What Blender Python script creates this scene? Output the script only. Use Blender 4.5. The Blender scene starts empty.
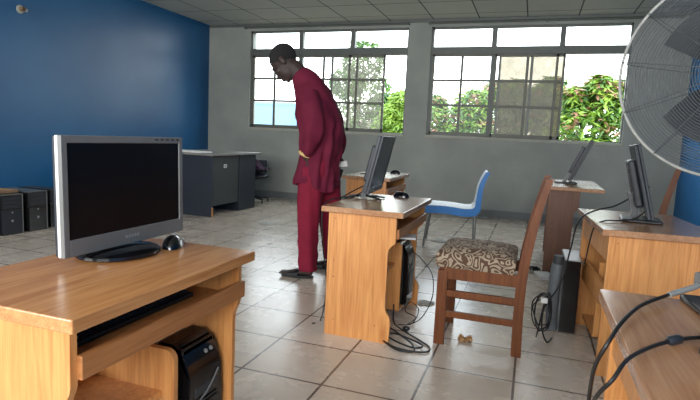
import bpy, bmesh, math, random
from mathutils import Vector, Matrix, Euler
random.seed(7)
PI = math.pi
scn = bpy.context.scene
col = scn.collection

# ------------------------------------------------------------------ camera
cd = bpy.data.cameras.new('camera'); cam = bpy.data.objects.new('camera', cd); col.objects.link(cam)
cd.sensor_width = 36; cd.lens = 524.7*36/700; cd.clip_start = .05; cd.clip_end = 300
CR = Vector((0.94292561, 0.32973013, 0.04657606)); CU = Vector((-0.08330159, 0.09813673, 0.99168041)); CF = Vector((-0.32241609, 0.93896071, -0.12000268))
m = Matrix((CR, CU, -CF)).transposed().to_4x4(); m.translation = (0, 0, 1.0927)
cam.matrix_world = m
scn.camera = cam

# ------------------------------------------------------------------ light and exposure
w = bpy.data.worlds.new('overcast sky'); scn.world = w; w.use_nodes = True
nt = w.node_tree; bg = nt.nodes['Background']
tc = nt.nodes.new('ShaderNodeTexCoord'); sx = nt.nodes.new('ShaderNodeSeparateXYZ'); rp = nt.nodes.new('ShaderNodeValToRGB')
nt.links.new(tc.outputs['Generated'], sx.inputs[0]); nt.links.new(sx.outputs['Z'], rp.inputs[0]); nt.links.new(rp.outputs[0], bg.inputs[0])
rp.color_ramp.elements[0].position = 0.0; rp.color_ramp.elements[0].color = (.93, .97, 1, 1)
rp.color_ramp.elements[1].position = 1.0; rp.color_ramp.elements[1].color = (.80, .90, 1, 1)
bg.inputs[1].default_value = 3.4

def area(name, loc, rot, sx_, sy_, power, colr=(1, 1, 1), portal=False):
    l = bpy.data.lights.new(name, 'AREA'); l.shape = 'RECTANGLE'; l.size = sx_; l.size_y = sy_; l.energy = power; l.color = colr
    if portal: l.cycles.is_portal = True
    o = bpy.data.objects.new(name, l); col.objects.link(o); o.location = loc; o.rotation_euler = rot
    return o
# portals in the two windows of the far wall (they give no light of their own)
area('window_portal', (-3.285, 8.2, 1.96), (-PI/2, 0, 0), 2.7, 1.6, 1, portal=True)
area('window_portal', (-.23, 8.2, 1.96), (-PI/2, 0, 0), 2.7, 1.6, 1, portal=True)
# daylight through the windows behind the camera (room side of the wall)
area('daylight', (-3.4, -2.55, 1.9), (PI/2, 0, 0), 2.6, 1.5, 84, (.96, .98, 1))
area('daylight', (.1, -2.55, 1.9), (PI/2, 0, 0), 2.6, 1.5, 84, (.96, .98, 1))

scn.view_settings.view_transform = 'Standard'; scn.view_settings.look = 'None'
scn.view_settings.exposure = 1.38; scn.view_settings.gamma = 1; scn.view_settings.use_curve_mapping = False

# ------------------------------------------------------------------ materials
def S(r, g, b):
    f = lambda c: (c/255/12.92) if c/255 <= .04045 else ((c/255+.055)/1.055)**2.4
    return (f(r), f(g), f(b), 1)
def mat(name, c, rough=.5, metal=0, spec=.5, var=0, vscale=8, bump=0, bscale=60, trans=0, coat=0, vcol=None):
    m = bpy.data.materials.new(name); m.use_nodes = True; n = m.node_tree; b = n.nodes['Principled BSDF']
    b.inputs['Base Color'].default_value = c; b.inputs['Roughness'].default_value = rough; b.inputs['Metallic'].default_value = metal
    b.inputs['Specular IOR Level'].default_value = spec; b.inputs['Coat Weight'].default_value = coat
    t = n.nodes.new('ShaderNodeTexCoord')
    if var or vcol:
        no = n.nodes.new('ShaderNodeTexNoise'); no.inputs['Scale'].default_value = vscale; no.inputs['Detail'].default_value = 5
        n.links.new(t.outputs['Object'], no.inputs['Vector'])
        r = n.nodes.new('ShaderNodeValToRGB'); r.color_ramp.elements[0].position = .3; r.color_ramp.elements[1].position = .7
        c2 = vcol or tuple(min(1, x*(1+var)) for x in c[:3])+(1,)
        c1 = c if vcol else tuple(x*(1-var) for x in c[:3])+(1,)
        r.color_ramp.elements[0].color = c1; r.color_ramp.elements[1].color = c2
        n.links.new(no.outputs[0], r.inputs[0]); n.links.new(r.outputs[0], b.inputs['Base Color'])
    if bump:
        nb = n.nodes.new('ShaderNodeTexNoise'); nb.inputs['Scale'].default_value = bscale; nb.inputs['Detail'].default_value = 4
        n.links.new(t.outputs['Object'], nb.inputs['Vector'])
        bp = n.nodes.new('ShaderNodeBump'); bp.inputs['Strength'].default_value = bump; bp.inputs['Distance'].default_value = .01
        n.links.new(nb.outputs[0], bp.inputs['Height']); n.links.new(bp.outputs[0], b.inputs['Normal'])
    return m
def grid_mat(name, size, ox, oy, c1, c2, cm, mortar, rough, spec=.5, stain=.12):
    m = bpy.data.materials.new(name); m.use_nodes = True; n = m.node_tree; L = n.links; b = n.nodes['Principled BSDF']
    t = n.nodes.new('ShaderNodeTexCoord'); mp = n.nodes.new('ShaderNodeMapping'); mp.inputs['Location'].default_value = (-ox, -oy, 0)
    L.new(t.outputs['Object'], mp.inputs[0])
    br = n.nodes.new('ShaderNodeTexBrick'); br.offset = 0; br.squash = 1
    br.inputs['Scale'].default_value = 1; br.inputs['Brick Width'].default_value = size; br.inputs['Row Height'].default_value = size
    br.inputs['Mortar Size'].default_value = mortar; br.inputs['Mortar Smooth'].default_value = .1; br.inputs['Bias'].default_value = 0
    br.inputs['Color1'].default_value = c1; br.inputs['Color2'].default_value = c2; br.inputs['Mortar'].default_value = cm
    L.new(mp.outputs[0], br.inputs['Vector'])
    no = n.nodes.new('ShaderNodeTexNoise'); no.inputs['Scale'].default_value = 3.5; no.inputs['Detail'].default_value = 8; no.inputs['Roughness'].default_value = .65
    L.new(t.outputs['Object'], no.inputs['Vector'])
    mr = n.nodes.new('ShaderNodeMapRange'); mr.inputs[1].default_value = .3; mr.inputs[2].default_value = .7; mr.inputs[3].default_value = 1-stain; mr.inputs[4].default_value = 1+stain
    L.new(no.outputs[0], mr.inputs[0])
    mx = n.nodes.new('ShaderNodeVectorMath'); mx.operation = 'SCALE'; L.new(br.outputs['Color'], mx.inputs[0]); L.new(mr.outputs[0], mx.inputs['Scale'])
    L.new(mx.outputs[0], b.inputs['Base Color'])
    b.inputs['Specular IOR Level'].default_value = spec
    rr = n.nodes.new('ShaderNodeMapRange'); rr.inputs[1].default_value = .3; rr.inputs[2].default_value = .7; rr.inputs[3].default_value = rough*.9; rr.inputs[4].default_value = rough*1.1
    L.new(no.outputs[0], rr.inputs[0]); L.new(rr.outputs[0], b.inputs['Roughness'])
    bp = n.nodes.new('ShaderNodeBump'); bp.inputs['Strength'].default_value = .4; bp.inputs['Distance'].default_value = .003; bp.invert = True
    L.new(br.outputs['Fac'], bp.inputs['Height']); L.new(bp.outputs[0], b.inputs['Normal'])
    return m
def wood(name, c1, c2, rough=.35, axis='Z', scale=1.0, coat=0, spec=.5):
    """laminate / timber grain running along axis"""
    m = bpy.data.materials.new(name); m.use_nodes = True; n = m.node_tree; L = n.links; b = n.nodes['Principled BSDF']
    t = n.nodes.new('ShaderNodeTexCoord'); mp = n.nodes.new('ShaderNodeMapping')
    sc = [14*scale]*3; sc['XYZ'.index(axis)] = 1.1*scale
    mp.inputs['Scale'].default_value = sc; L.new(t.outputs['Object'], mp.inputs[0])
    no = n.nodes.new('ShaderNodeTexNoise'); no.inputs['Scale'].default_value = 2.2; no.inputs['Detail'].default_value = 6; no.inputs['Distortion'].default_value = 1.1
    L.new(mp.outputs[0], no.inputs['Vector'])
    mp2 = n.nodes.new('ShaderNodeMapping'); sc2 = [90*scale]*3; sc2['XYZ'.index(axis)] = 3*scale; mp2.inputs['Scale'].default_value = sc2; L.new(t.outputs['Object'], mp2.inputs[0])
    n2 = n.nodes.new('ShaderNodeTexNoise'); n2.inputs['Scale'].default_value = 2; n2.inputs['Detail'].default_value = 3; L.new(mp2.outputs[0], n2.inputs['Vector'])
    ad = n.nodes.new('ShaderNodeMath'); ad.operation = 'MULTIPLY_ADD'; ad.inputs[1].default_value = .45; L.new(n2.outputs[0], ad.inputs[0])
    ml = n.nodes.new('ShaderNodeMath'); ml.operation = 'MULTIPLY'; ml.inputs[1].default_value = .65; L.new(no.outputs[0], ml.inputs[0]); L.new(ml.outputs[0], ad.inputs[2])
    r = n.nodes.new('ShaderNodeValToRGB'); r.color_ramp.elements[0].position = .38; r.color_ramp.elements[1].position = .66
    r.color_ramp.elements[0].color = c1; r.color_ramp.elements[1].color = c2
    L.new(ad.outputs[0], r.inputs[0]); L.new(r.outputs[0], b.inputs['Base Color'])
    b.inputs['Roughness'].default_value = rough; b.inputs['Coat Weight'].default_value = coat; b.inputs['Coat Roughness'].default_value = .2; b.inputs['Specular IOR Level'].default_value = spec
    return m
def glass(name, tint, haze, rough=.02, dust=(.25, .24, .21, 1)):
    m = bpy.data.materials.new(name); m.use_nodes = True; n = m.node_tree; L = n.links
    out = n.nodes['Material Output']; n.nodes.remove(n.nodes['Principled BSDF'])
    tr = n.nodes.new('ShaderNodeBsdfTransparent'); tr.inputs[0].default_value = tint
    gl = n.nodes.new('ShaderNodeBsdfGlossy'); gl.inputs['Roughness'].default_value = .4
    tl = n.nodes.new('ShaderNodeBsdfTranslucent'); tl.inputs[0].default_value = dust
    no = n.nodes.new('ShaderNodeTexNoise'); no.inputs['Scale'].default_value = 9; no.inputs['Detail'].default_value = 6
    t = n.nodes.new('ShaderNodeTexCoord'); L.new(t.outputs['Object'], no.inputs['Vector'])
    mr = n.nodes.new('ShaderNodeMapRange'); mr.inputs[1].default_value = .35; mr.inputs[2].default_value = .65; mr.inputs[3].default_value = haze*.7; mr.inputs[4].default_value = min(1, haze*1.3)
    L.new(no.outputs[0], mr.inputs[0])
    m1 = n.nodes.new('ShaderNodeMixShader'); L.new(mr.outputs[0], m1.inputs[0]); L.new(tr.outputs[0], m1.inputs[1]); L.new(tl.outputs[0], m1.inputs[2])
    m2 = n.nodes.new('ShaderNodeMixShader'); m2.inputs[0].default_value = .02; L.new(m1.outputs[0], m2.inputs[1]); L.new(gl.outputs[0], m2.inputs[2])
    L.new(m2.outputs[0], out.inputs[0]); return m
def leafm(name, c1, c2):
    m = bpy.data.materials.new(name); m.use_nodes = True; n = m.node_tree; L = n.links; out = n.nodes['Material Output']; b = n.nodes['Principled BSDF']
    t = n.nodes.new('ShaderNodeTexCoord'); no = n.nodes.new('ShaderNodeTexNoise'); no.inputs['Scale'].default_value = 3.0; no.inputs['Detail'].default_value = 4
    L.new(t.outputs['Object'], no.inputs['Vector']); r = n.nodes.new('ShaderNodeValToRGB'); r.color_ramp.elements[0].position = .38; r.color_ramp.elements[1].position = .62
    r.color_ramp.elements[0].color = c1; r.color_ramp.elements[1].color = c2; L.new(no.outputs[0], r.inputs[0]); L.new(r.outputs[0], b.inputs['Base Color'])
    b.inputs['Roughness'].default_value = .45
    tl = n.nodes.new('ShaderNodeBsdfTranslucent'); L.new(r.outputs[0], tl.inputs[0])
    mx = n.nodes.new('ShaderNodeMixShader'); mx.inputs[0].default_value = .4; L.new(b.outputs[0], mx.inputs[1]); L.new(tl.outputs[0], mx.inputs[2]); L.new(mx.outputs[0], out.inputs[0])
    return m

M = {}
M['floor'] = grid_mat('beige grey glazed floor tiles', .4, -1.199, 2.853, S(206, 192, 175), S(196, 182, 164), S(92, 80, 70), .006, .27, .6, .06)
M['ceil'] = grid_mat('grey ceiling boards', .6615, -4.864, 7.0, S(180, 182, 177), S(172, 175, 171), S(70, 74, 76), .009, .8, .3, .05)
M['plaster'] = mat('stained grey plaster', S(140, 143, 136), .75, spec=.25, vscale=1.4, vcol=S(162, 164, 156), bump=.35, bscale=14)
M['blue'] = mat('blue gloss wall paint', S(0, 72, 120), .36, spec=.5, vscale=.7, vcol=S(26, 96, 142), bump=.25, bscale=5)  # paler noise patches paint window sheen into the wall colour
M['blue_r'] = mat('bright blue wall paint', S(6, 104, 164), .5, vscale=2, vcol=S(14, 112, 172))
M['skirt'] = mat('grey painted skirting', S(112, 114, 112), .6, var=.1, vscale=6)
M['frame'] = mat('grey green aluminium frame', S(96, 100, 94), .5, metal=.1, var=.1, vscale=5)
M['sashf'] = mat('brushed aluminium sash', S(104, 104, 92), .5, metal=.1, var=.08, vscale=6)
M['sill'] = mat('dusty pale window sill', S(165, 165, 150), .6, var=.1, vscale=9)
M['glass'] = glass('clear window glass', (.96, .98, .98, 1), .03)
M['hazy'] = glass('dusty window glass', (.82, .82, .78, 1), .20)
M['tint'] = glass('dusty cream tinted glass', (.47, .44, .38, 1), .22, dust=(.17, .15, .12, 1))
M['lam'] = wood('orange brown wood laminate, upright grain', S(182, 116, 60), S(212, 150, 88), .38, 'Z')
M['lamY'] = wood('orange brown wood laminate, long grain', S(164, 108, 62), S(196, 140, 88), .26, 'Y', coat=.25)
M['lamYw'] = wood('worn brown wood laminate top', S(150, 104, 70), S(178, 134, 98), .24, 'Y', coat=.35)
M['edge'] = wood('brown laminate edge', S(140, 88, 48), S(172, 114, 66), .4, 'Y')
M['lamD'] = wood('reddish brown old laminate', S(88, 56, 38), S(110, 72, 50), .5, 'Z')
M['timber'] = wood('varnished reddish timber', S(84, 42, 18), S(114, 65, 31), .45, 'Z', 1.2, spec=.3)
M['dark'] = mat('charcoal blue laminate', S(30, 37, 48), .5, var=.12, vscale=6)
M['darkg'] = mat('dark grey laminate', S(54, 58, 60), .5, var=.08, vscale=5)
M['deskt'] = mat('worn grey office desk top', S(128, 126, 120), .4, var=.15, vscale=8)
M['black'] = mat('black plastic', S(24, 25, 27), .35, var=.1, vscale=30)
M['gloss'] = mat('glossy black plastic', S(12, 12, 14), .15, spec=.6)
M['screen'] = mat('switched off screen', S(10, 10, 13), .28, spec=.25)
M['silver'] = mat('silver grey plastic', S(150, 153, 153), .35, metal=.35, var=.06, vscale=10)
M['silverd'] = mat('dull silver bezel', S(118, 118, 116), .4, metal=.3, var=.08, vscale=10)
M['white'] = mat('white plastic', S(215, 216, 212), .4, var=.04)
M['charcoal'] = mat('charcoal plastic', S(34, 38, 44), .42, var=.1, vscale=12)
M['steel'] = mat('brushed steel wire', S(120, 122, 120), .45, metal=.6, var=.1, vscale=40)
M['rim'] = mat('pale painted steel rim', S(150, 150, 144), .45, var=.2, vscale=30)
M['steeld'] = mat('dusty steel wire', S(62, 66, 68), .65, metal=.2, var=.1, vscale=40)
M['bladed'] = mat('dark fan blade', S(56, 61, 64), .5, metal=.1, var=.08)
M['greytube'] = mat('grey pipe', S(104, 110, 114), .5, var=.12, vscale=20)
M['cable'] = mat('black cable', S(20, 20, 21), .45, var=.1, vscale=50)
M['paper'] = mat('white paper', S(225, 225, 220), .8, var=.04, vscale=30)
M['tan'] = mat('tan wrapper', S(196, 140, 84), .45, vscale=60, vcol=S(224, 190, 140))
M['bluepl'] = mat('blue chair plastic', S(4, 100, 166), .35, var=.08)
M['purple'] = mat('purple cloth', S(96, 68, 92), .9, var=.2, vscale=20)
M['skin'] = mat('very dark brown skin', S(52, 38, 33), .62, var=.1, vscale=30)
M['hair'] = mat('short black hair', S(30, 27, 27), .95, var=.3, vscale=200, bump=.8, bscale=300)
M['maroon'] = mat('maroon cloth', S(98, 31, 50), .85, spec=.1, var=.14, vscale=10, bump=.3, bscale=30)
M['maroond'] = mat('maroon trouser cloth', S(118, 24, 46), .8, spec=.2, var=.12, vscale=8, bump=.3, bscale=25)
M['gold'] = mat('gold embroidery', S(196, 164, 110), .5, var=.2, vscale=90)
M['leather'] = mat('black leather', S(20, 20, 22), .4, var=.2, vscale=40)
M['sole'] = mat('dark rubber sole', S(30, 28, 28), .7, var=.1)
M['card'] = mat('brown cardboard', S(130, 104, 78), .8, var=.12, vscale=12)
M['lightblue'] = mat('light blue painted render', S(98, 128, 148), .8, var=.04, vscale=1.2)
M['roof'] = mat('rusty sheet roof', S(150, 140, 132), .7, var=.15, vscale=2)
M['earth'] = mat('dry earth ground', S(98, 88, 62), .9, var=.2, vscale=.6)
M['ext'] = mat('painted outer wall', S(150, 150, 140), .8, var=.1, vscale=1)
M['bark'] = mat('grey brown bark', S(92, 78, 66), .9, var=.25, vscale=12, bump=.6, bscale=40)
M['leafA'] = leafm('yellow green mango leaves', S(84, 122, 34), S(142, 172, 68))
M['leafB'] = leafm('deep green mango leaves', S(52, 88, 40), S(98, 134, 58))
M['leafC'] = leafm('pinkish young mango leaves', S(130, 92, 70), S(160, 124, 96))
M['floral'] = None
def floral():
    m = bpy.data.materials.new('brown and cream scroll pattern fabric'); m.use_nodes = True; n = m.node_tree; L = n.links; b = n.nodes['Principled BSDF']
    t = n.nodes.new('ShaderNodeTexCoord'); 
    no = n.nodes.new('ShaderNodeTexNoise'); no.inputs['Scale'].default_value = 9; no.inputs['Detail'].default_value = 1.5; L.new(t.outputs['Object'], no.inputs['Vector'])
    mp = n.nodes.new('ShaderNodeVectorMath'); mp.operation = 'MULTIPLY_ADD'; mp.inputs[1].default_value = (.16, .16, .16); L.new(no.outputs['Color'], mp.inputs[0]); L.new(t.outputs['Object'], mp.inputs[2])
    vo = n.nodes.new('ShaderNodeTexVoronoi'); vo.feature = 'SMOOTH_F1'; vo.inputs['Scale'].default_value = 17; vo.inputs['Smoothness'].default_value = .15; L.new(mp.outputs[0], vo.inputs['Vector'])
    wv = n.nodes.new('ShaderNodeMath'); wv.operation = 'MULTIPLY'; wv.inputs[1].default_value = 21; L.new(vo.outputs['Distance'], wv.inputs[0])
    sn = n.nodes.new('ShaderNodeMath'); sn.operation = 'SINE'; L.new(wv.outputs[0], sn.inputs[0])
    r = n.nodes.new('ShaderNodeValToRGB'); e = r.color_ramp.elements; e[0].position = .35; e[0].color = S(158, 142, 120); e[1].position = .55; e[1].color = S(84, 58, 42)
    mr = n.nodes.new('ShaderNodeMapRange'); mr.inputs[1].default_value = -1; mr.inputs[2].default_value = 1; L.new(sn.outputs[0], mr.inputs[0]); L.new(mr.outputs[0], r.inputs[0])
    L.new(r.outputs[0], b.inputs['Base Color']); b.inputs['Roughness'].default_value = .85
    return m
M['floral'] = floral()
def woven():
    m = bpy.data.materials.new('white lattice woven seat plastic'); m.use_nodes = True; n = m.node_tree; L = n.links; b = n.nodes['Principled BSDF']
    t = n.nodes.new('ShaderNodeTexCoord'); ck = n.nodes.new('ShaderNodeTexVoronoi'); ck.inputs['Scale'].default_value = 55; L.new(t.outputs['Object'], ck.inputs['Vector'])
    r = n.nodes.new('ShaderNodeValToRGB'); e = r.color_ramp.elements; e[0].position = .12; e[0].color = S(70, 84, 98); e[1].position = .3; e[1].color = S(214, 222, 226)
    L.new(ck.outputs['Distance'], r.inputs[0]); L.new(r.outputs[0], b.inputs['Base Color']); b.inputs['Roughness'].default_value = .4
    return m
M['woven'] = woven()

# ------------------------------------------------------------------ helpers
def box(bm, x0, x1, y0, y1, z0, z1, bev=0, mat4=None):
    r = bmesh.ops.create_cube(bm, size=1); vs = r['verts']
    for v in vs: v.co = Vector(((x0+x1)/2+v.co.x*(x1-x0), (y0+y1)/2+v.co.y*(y1-y0), (z0+z1)/2+v.co.z*(z1-z0)))
    if bev:
        es = list({e for v in vs for e in v.link_edges}); rb = bmesh.ops.bevel(bm, geom=es, offset=bev, segments=2, affect='EDGES', profile=.5)
        vs = list({v for f in rb['faces'] for v in f.verts} | {v for v in vs if v.is_valid})
    if mat4 is not None:
        for v in vs: v.co = mat4 @ v.co
    return vs
def prism(bm, pts, axis, a0, a1, mat4=None):
    """extrude a 2D outline; axis Y: pts are (x,z); axis X: (y,z); axis Z: (x,y)"""
    def mk(p, a): return {'Y': (p[0], a, p[1]), 'X': (a, p[0], p[1]), 'Z': (p[0], p[1], a)}[axis]
    A = [bm.verts.new(mk(p, a0)) for p in pts]; B = [bm.verts.new(mk(p, a1)) for p in pts]; n = len(pts)
    bm.faces.new(A); bm.faces.new(B[::-1])
    for i in range(n): bm.faces.new((A[i], B[i], B[(i+1) % n], A[(i+1) % n]))
    if mat4 is not None:
        for v in A+B: v.co = mat4 @ v.co
    return A+B
def smooth_path(pts, k=6):
    P = [Vector(p) for p in pts]
    if len(P) < 3: return P
    out = []; Q = [P[0]*2-P[1]]+P+[P[-1]*2-P[-2]]
    for i in range(1, len(Q)-2):
        a, b, c, d = Q[i-1:i+3]
        for j in range(k):
            t = j/k
            out.append(.5*((2*b)+(c-a)*t+(2*a-5*b+4*c-d)*t*t+(3*b-a-3*c+d)*t**3))
    out.append(P[-1]); return out
def tube(bm, pts, r, seg=8, caps=True, flat=None, closed=False):
    """sweep a circle (or ellipse: r given as (ra, rb) with 'flat' as the side direction) along pts; r may be a list"""
    P = [Vector(p) for p in pts]; n = len(P); rings = []; prev = None
    for i, p in enumerate(P):
        if closed: d = P[(i+1) % n]-P[i-1]
        else: d = (P[min(i+1, n-1)]-P[max(i-1, 0)])
        d = d.normalized() if d.length > 1e-9 else Vector((0, 0, 1))
        if flat is not None: a = (Vector(flat)-d*d.dot(Vector(flat)))
        elif prev is not None: a = prev-d*d.dot(prev)
        else: a = d.orthogonal()
        if a.length < 1e-6: a = d.orthogonal()
        a.normalize(); b = d.cross(a); prev = a
        rr = r[i] if isinstance(r, list) else r
        ra, rb = rr if isinstance(rr, tuple) else (rr, rr)
        rings.append([bm.verts.new(p+a*math.cos(2*PI*k/seg)*ra+b*math.sin(2*PI*k/seg)*rb) for k in range(seg)])
    m_ = n if closed else n-1
    for i in range(m_):
        A, B = rings[i], rings[(i+1) % n]
        for k in range(seg): bm.faces.new((A[k], A[(k+1) % seg], B[(k+1) % seg], B[k]))
    if caps and not closed: bm.faces.new(rings[0][::-1]); bm.faces.new(rings[-1])
    return rings
def lathe(bm, prof, seg=32, mat4=None):
    rings = []
    for r, z in prof: rings.append([bm.verts.new((max(r, 1e-4)*math.cos(2*PI*k/seg), max(r, 1e-4)*math.sin(2*PI*k/seg), z)) for k in range(seg)])
    for A, B in zip(rings, rings[1:]):
        for k in range(seg): bm.faces.new((A[k], A[(k+1) % seg], B[(k+1) % seg], B[k]))
    bm.faces.new(rings[0][::-1]); bm.faces.new(rings[-1])
    if mat4 is not None:
        for R_ in rings:
            for v in R_: v.co = mat4 @ v.co
def ball(bm, c, r, seg=16, rings=10, mat4=None):
    rx, ry, rz = r if isinstance(r, tuple) else (r, r, r)
    q = bmesh.ops.create_uvsphere(bm, u_segments=seg, v_segments=rings, radius=1)
    for v in q['verts']:
        p = Vector((v.co.x*rx, v.co.y*ry, v.co.z*rz))
        if mat4 is not None: p = mat4 @ p
        v.co = p+Vector(c)
def fill(pts, name=None): pass
def build(name, bm, material, parent=None, smooth=False, loc=None, rot=None):
    bmesh.ops.recalc_face_normals(bm, faces=bm.faces[:])
    me = bpy.data.meshes.new(name); bm.to_mesh(me); bm.free()
    ms = material if isinstance(material, list) else [material]
    for x in ms: me.materials.append(M[x] if isinstance(x, str) else x)
    if smooth:
        for p in me.polygons: p.use_smooth = True
        try: me.set_sharp_from_angle(angle=math.radians(40))
        except Exception: pass
    o = bpy.data.objects.new(name, me); col.objects.link(o)
    if parent: o.parent = parent
    if loc: o.location = loc
    if rot: o.rotation_euler = rot
    return o
def BM(): return bmesh.new()
def tag(o, label=None, cat=None, group=None, kind=None):
    if label: o['label'] = label
    if cat: o['category'] = cat
    if group: o['group'] = group
    if kind: o['kind'] = kind
    return o
def empty(name, loc, rz=0, label=None, cat=None, group=None):
    o = bpy.data.objects.new(name, None); col.objects.link(o); o.location = loc; o.rotation_euler = (0, 0, rz); o.empty_display_size = .1
    return tag(o, label, cat, group)
def kids(o): return [c for c in bpy.data.objects if c.parent == o]
def copy_tree(o, parent=None):
    c = o.copy(); col.objects.link(c)
    if parent: c.parent = parent
    for ch in kids(o): copy_tree(ch, c)
    return c
def struct(name, bm, material, parent=None):
    o = build(name, bm, material, parent); o['kind'] = 'structure'; return o
def remesh(name, bm, material, parent, voxel, it=4):
    """fuse overlapping shapes into one continuous surface"""
    o = build(name, bm, material, parent, smooth=True)
    a = o.modifiers.new('r', 'REMESH'); a.mode = 'VOXEL'; a.voxel_size = voxel; a.use_smooth_shade = True
    s = o.modifiers.new('s', 'SMOOTH'); s.factor = .5; s.iterations = it
    dg = bpy.context.evaluated_depsgraph_get(); me = bpy.data.meshes.new_from_object(o.evaluated_get(dg))
    o.modifiers.clear(); o.data = me
    if not me.materials: me.materials.append(M[material])
    for p in me.polygons: p.use_smooth = True
    return o

# ------------------------------------------------------------------ the room
XL, XR, Y0, Y1, H = -5.452, 1.83, -2.6, 7.996, 2.872
TH = .2
bm = BM(); box(bm, XL-TH, XR+TH, Y0-TH, Y1+TH, -.12, 0); struct('floor', bm, 'floor')
bm = BM(); box(bm, XL-TH, XR+TH, Y0-TH, Y1+TH, H, H+.12); struct('ceiling', bm, 'ceil')
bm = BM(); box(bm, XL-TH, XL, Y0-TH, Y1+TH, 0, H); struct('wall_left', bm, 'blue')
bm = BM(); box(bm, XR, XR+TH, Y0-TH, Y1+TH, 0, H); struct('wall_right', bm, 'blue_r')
WZ0, WZ1 = 1.161, 2.768
W1 = (-4.643, -1.928); W2 = (-1.580, 1.117)
def wall_with_windows(y0, y1):
    bm = BM(); box(bm, XL, XR, y0, y1, 0, WZ0); box(bm, XL, XR, y0, y1, WZ1, H)
    for a, b in ((XL, W1[0]), (W1[1], W2[0]), (W2[1], XR)): box(bm, a, b, y0, y1, WZ0, WZ1)
    return bm
struct('wall_back', wall_with_windows(Y1, Y1+TH), 'plaster')
bm = BM(); box(bm, XL, XR, Y0-TH, Y0, 0, H); struct('wall_front', bm, 'plaster')
bm = BM(); box(bm, XL, XR, Y1-.015, Y1, 0, .10); box(bm, XL, XR, Y1-.02, Y1, .095, .107); struct('baseboard_back', bm, 'skirt')
bm = BM(); box(bm, XL, XL+.012, Y0, Y1-.02, 0, .10); struct('baseboard_left', bm, 'skirt')
bm = BM(); box(bm, XR-.012, XR, Y0, Y1-.02, 0, .10); struct('baseboard_right', bm, 'skirt')
bm = BM(); box(bm, XL, XR, Y1-.03, Y1, H-.035, H); struct('trim_1', bm, 'frame')
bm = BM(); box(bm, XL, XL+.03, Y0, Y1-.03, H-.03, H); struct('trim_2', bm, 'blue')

def window(name, x0, x1, posts, sashes):
    yf = Y1+.03
    bm = BM(); t = .035
    box(bm, x0, x0+t, yf, yf+.07, WZ0, WZ1); box(bm, x1-t*.6, x1, yf, yf+.07, WZ0, WZ1)
    box(bm, x0, x1, yf, yf+.07, WZ1-.025, WZ1); box(bm, x0, x1, yf, yf+.07, WZ0, WZ0+.022)
    box(bm, x0, x1, yf-.01, yf+.075, 2.372, 2.482, .004)
    for px in posts: box(bm, px-.036, px+.036, yf-.006, yf+.07, 2.48, WZ1)
    box(bm, posts[0]-.03, posts[0]+.03, yf+.005, yf+.07, WZ0, 2.38)
    root = struct(name, bm, 'frame')
    bm = BM(); box(bm, x0-.01, x1+.01, Y1-.02, yf+.02, WZ0-.03, WZ0+.012, .004); s = build('window_sill', bm, 'sill', root)
    # the three lights above the transom
    xs = [x0+t]+[v for p_ in posts for v in (p_-.036, p_+.036)]+[x1-t*.6]
    for i in range(0, len(xs), 2):
        bm = BM(); box(bm, xs[i], xs[i+1], yf+.03, yf+.035, 2.482, WZ1-.025); build('transom_pane', bm, 'glass', root)
    for (a, b, mx, dy, g, thick) in sashes:
        y = yf+.008+dy; bm = BM(); f_ = .034; z0, z1 = WZ0+.018, 2.374
        box(bm, a, a+f_, y, y+.022, z0, z1, .002); box(bm, b-f_, b, y, y+.022, z0, z1, .002)
        box(bm, a, b, y, y+.022, z0, z0+.052, .002); box(bm, a, b, y, y+.022, z1-.034, z1, .002)
        box(bm, mx-.019, mx+.019, y+.003, y+.02, z0, z1)
        for zz in (1.995, 1.63): box(bm, a, b, y+.002, y+.021, zz-.017, zz+.017)
        s = build('sliding_sash', bm, 'sashf', root)
        bm = BM(); box(bm, a+.02, b-.02, y+.009, y+.013, z0+.03, z1-.02); build('sash_pane', bm, g, s)
        bm = BM(); box(bm, b-f_*.8, b-f_*.2, y-.012, y+.002, 1.72, 1.84, .003); build('sash_handle', bm, 'sashf', s)
    return root
window('window_1', *W1, (-3.72, -2.83), [(-4.61, -3.70, -4.195, .0, 'glass', 0), (-3.76, -2.855, -3.315, .0, 'glass', 0), (-3.195, -2.29, -2.755, .03, 'hazy', 0)])
window('window_2', *W2, (-.666, .254), [(-1.548, -.645, -1.105, .0, 'glass', 0), (-.645, .225, -.185, .0, 'glass', 0), (-.585, .318, -.125, .03, 'tint', 0)])
# thin curtain rail lying under the ceiling above each window
for nm, a, b in (('trim_3', W1[0]-.1, W1[1]+.02), ('trim_4', W2[0]-.05, XR-.15)):
    bm = BM(); tube(bm, [(a, Y1-.05, 2.815), (b, Y1-.05, 2.815)], .011, 8)
    for x in (a+.02, (a+b)/2, b-.02): box(bm, x-.01, x+.01, Y1-.06, Y1, 2.80, 2.83)
    struct(nm, bm, 'frame')

# ------------------------------------------------------------------ outside
G = -3.6
bm = BM(); box(bm, -60, 60, 8.3, 90, G-.2, G); struct('ground', bm, 'earth')
def house(name, x0, x1, y0, y1, z1, label, wallm, roofm, over=.5):
    root = empty(name, ((x0+x1)/2, (y0+y1)/2, G), 0, label, 'building'); ox, oy = (x0+x1)/2, (y0+y1)/2; w_, d_, h_ = (x1-x0)/2, (y1-y0)/2, z1-G
    bm = BM(); box(bm, -w_, w_, -d_, d_, 0, h_); build('house_wall', bm, wallm, root)
    bm = BM(); box(bm, -w_-over*.3, w_+over*.3, -d_-over*.3, d_+over*.3, h_, h_+.12); build('parapet', bm, wallm if over < .3 else roofm, root)
    for i in range(3):
        x = -w_+(i+.5)*2*w_/3
        bm = BM(); box(bm, x-.5, x+.5, -d_-.04, -d_+.01, h_-4.1, h_-2.9); f_ = build('house_window', bm, 'frame', root)
    return root
house('building', -16.5, -10.1, 21, 27, 2.32, 'light blue flat-topped building seen low through the left window', 'lightblue', 'lightblue', .1)
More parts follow.
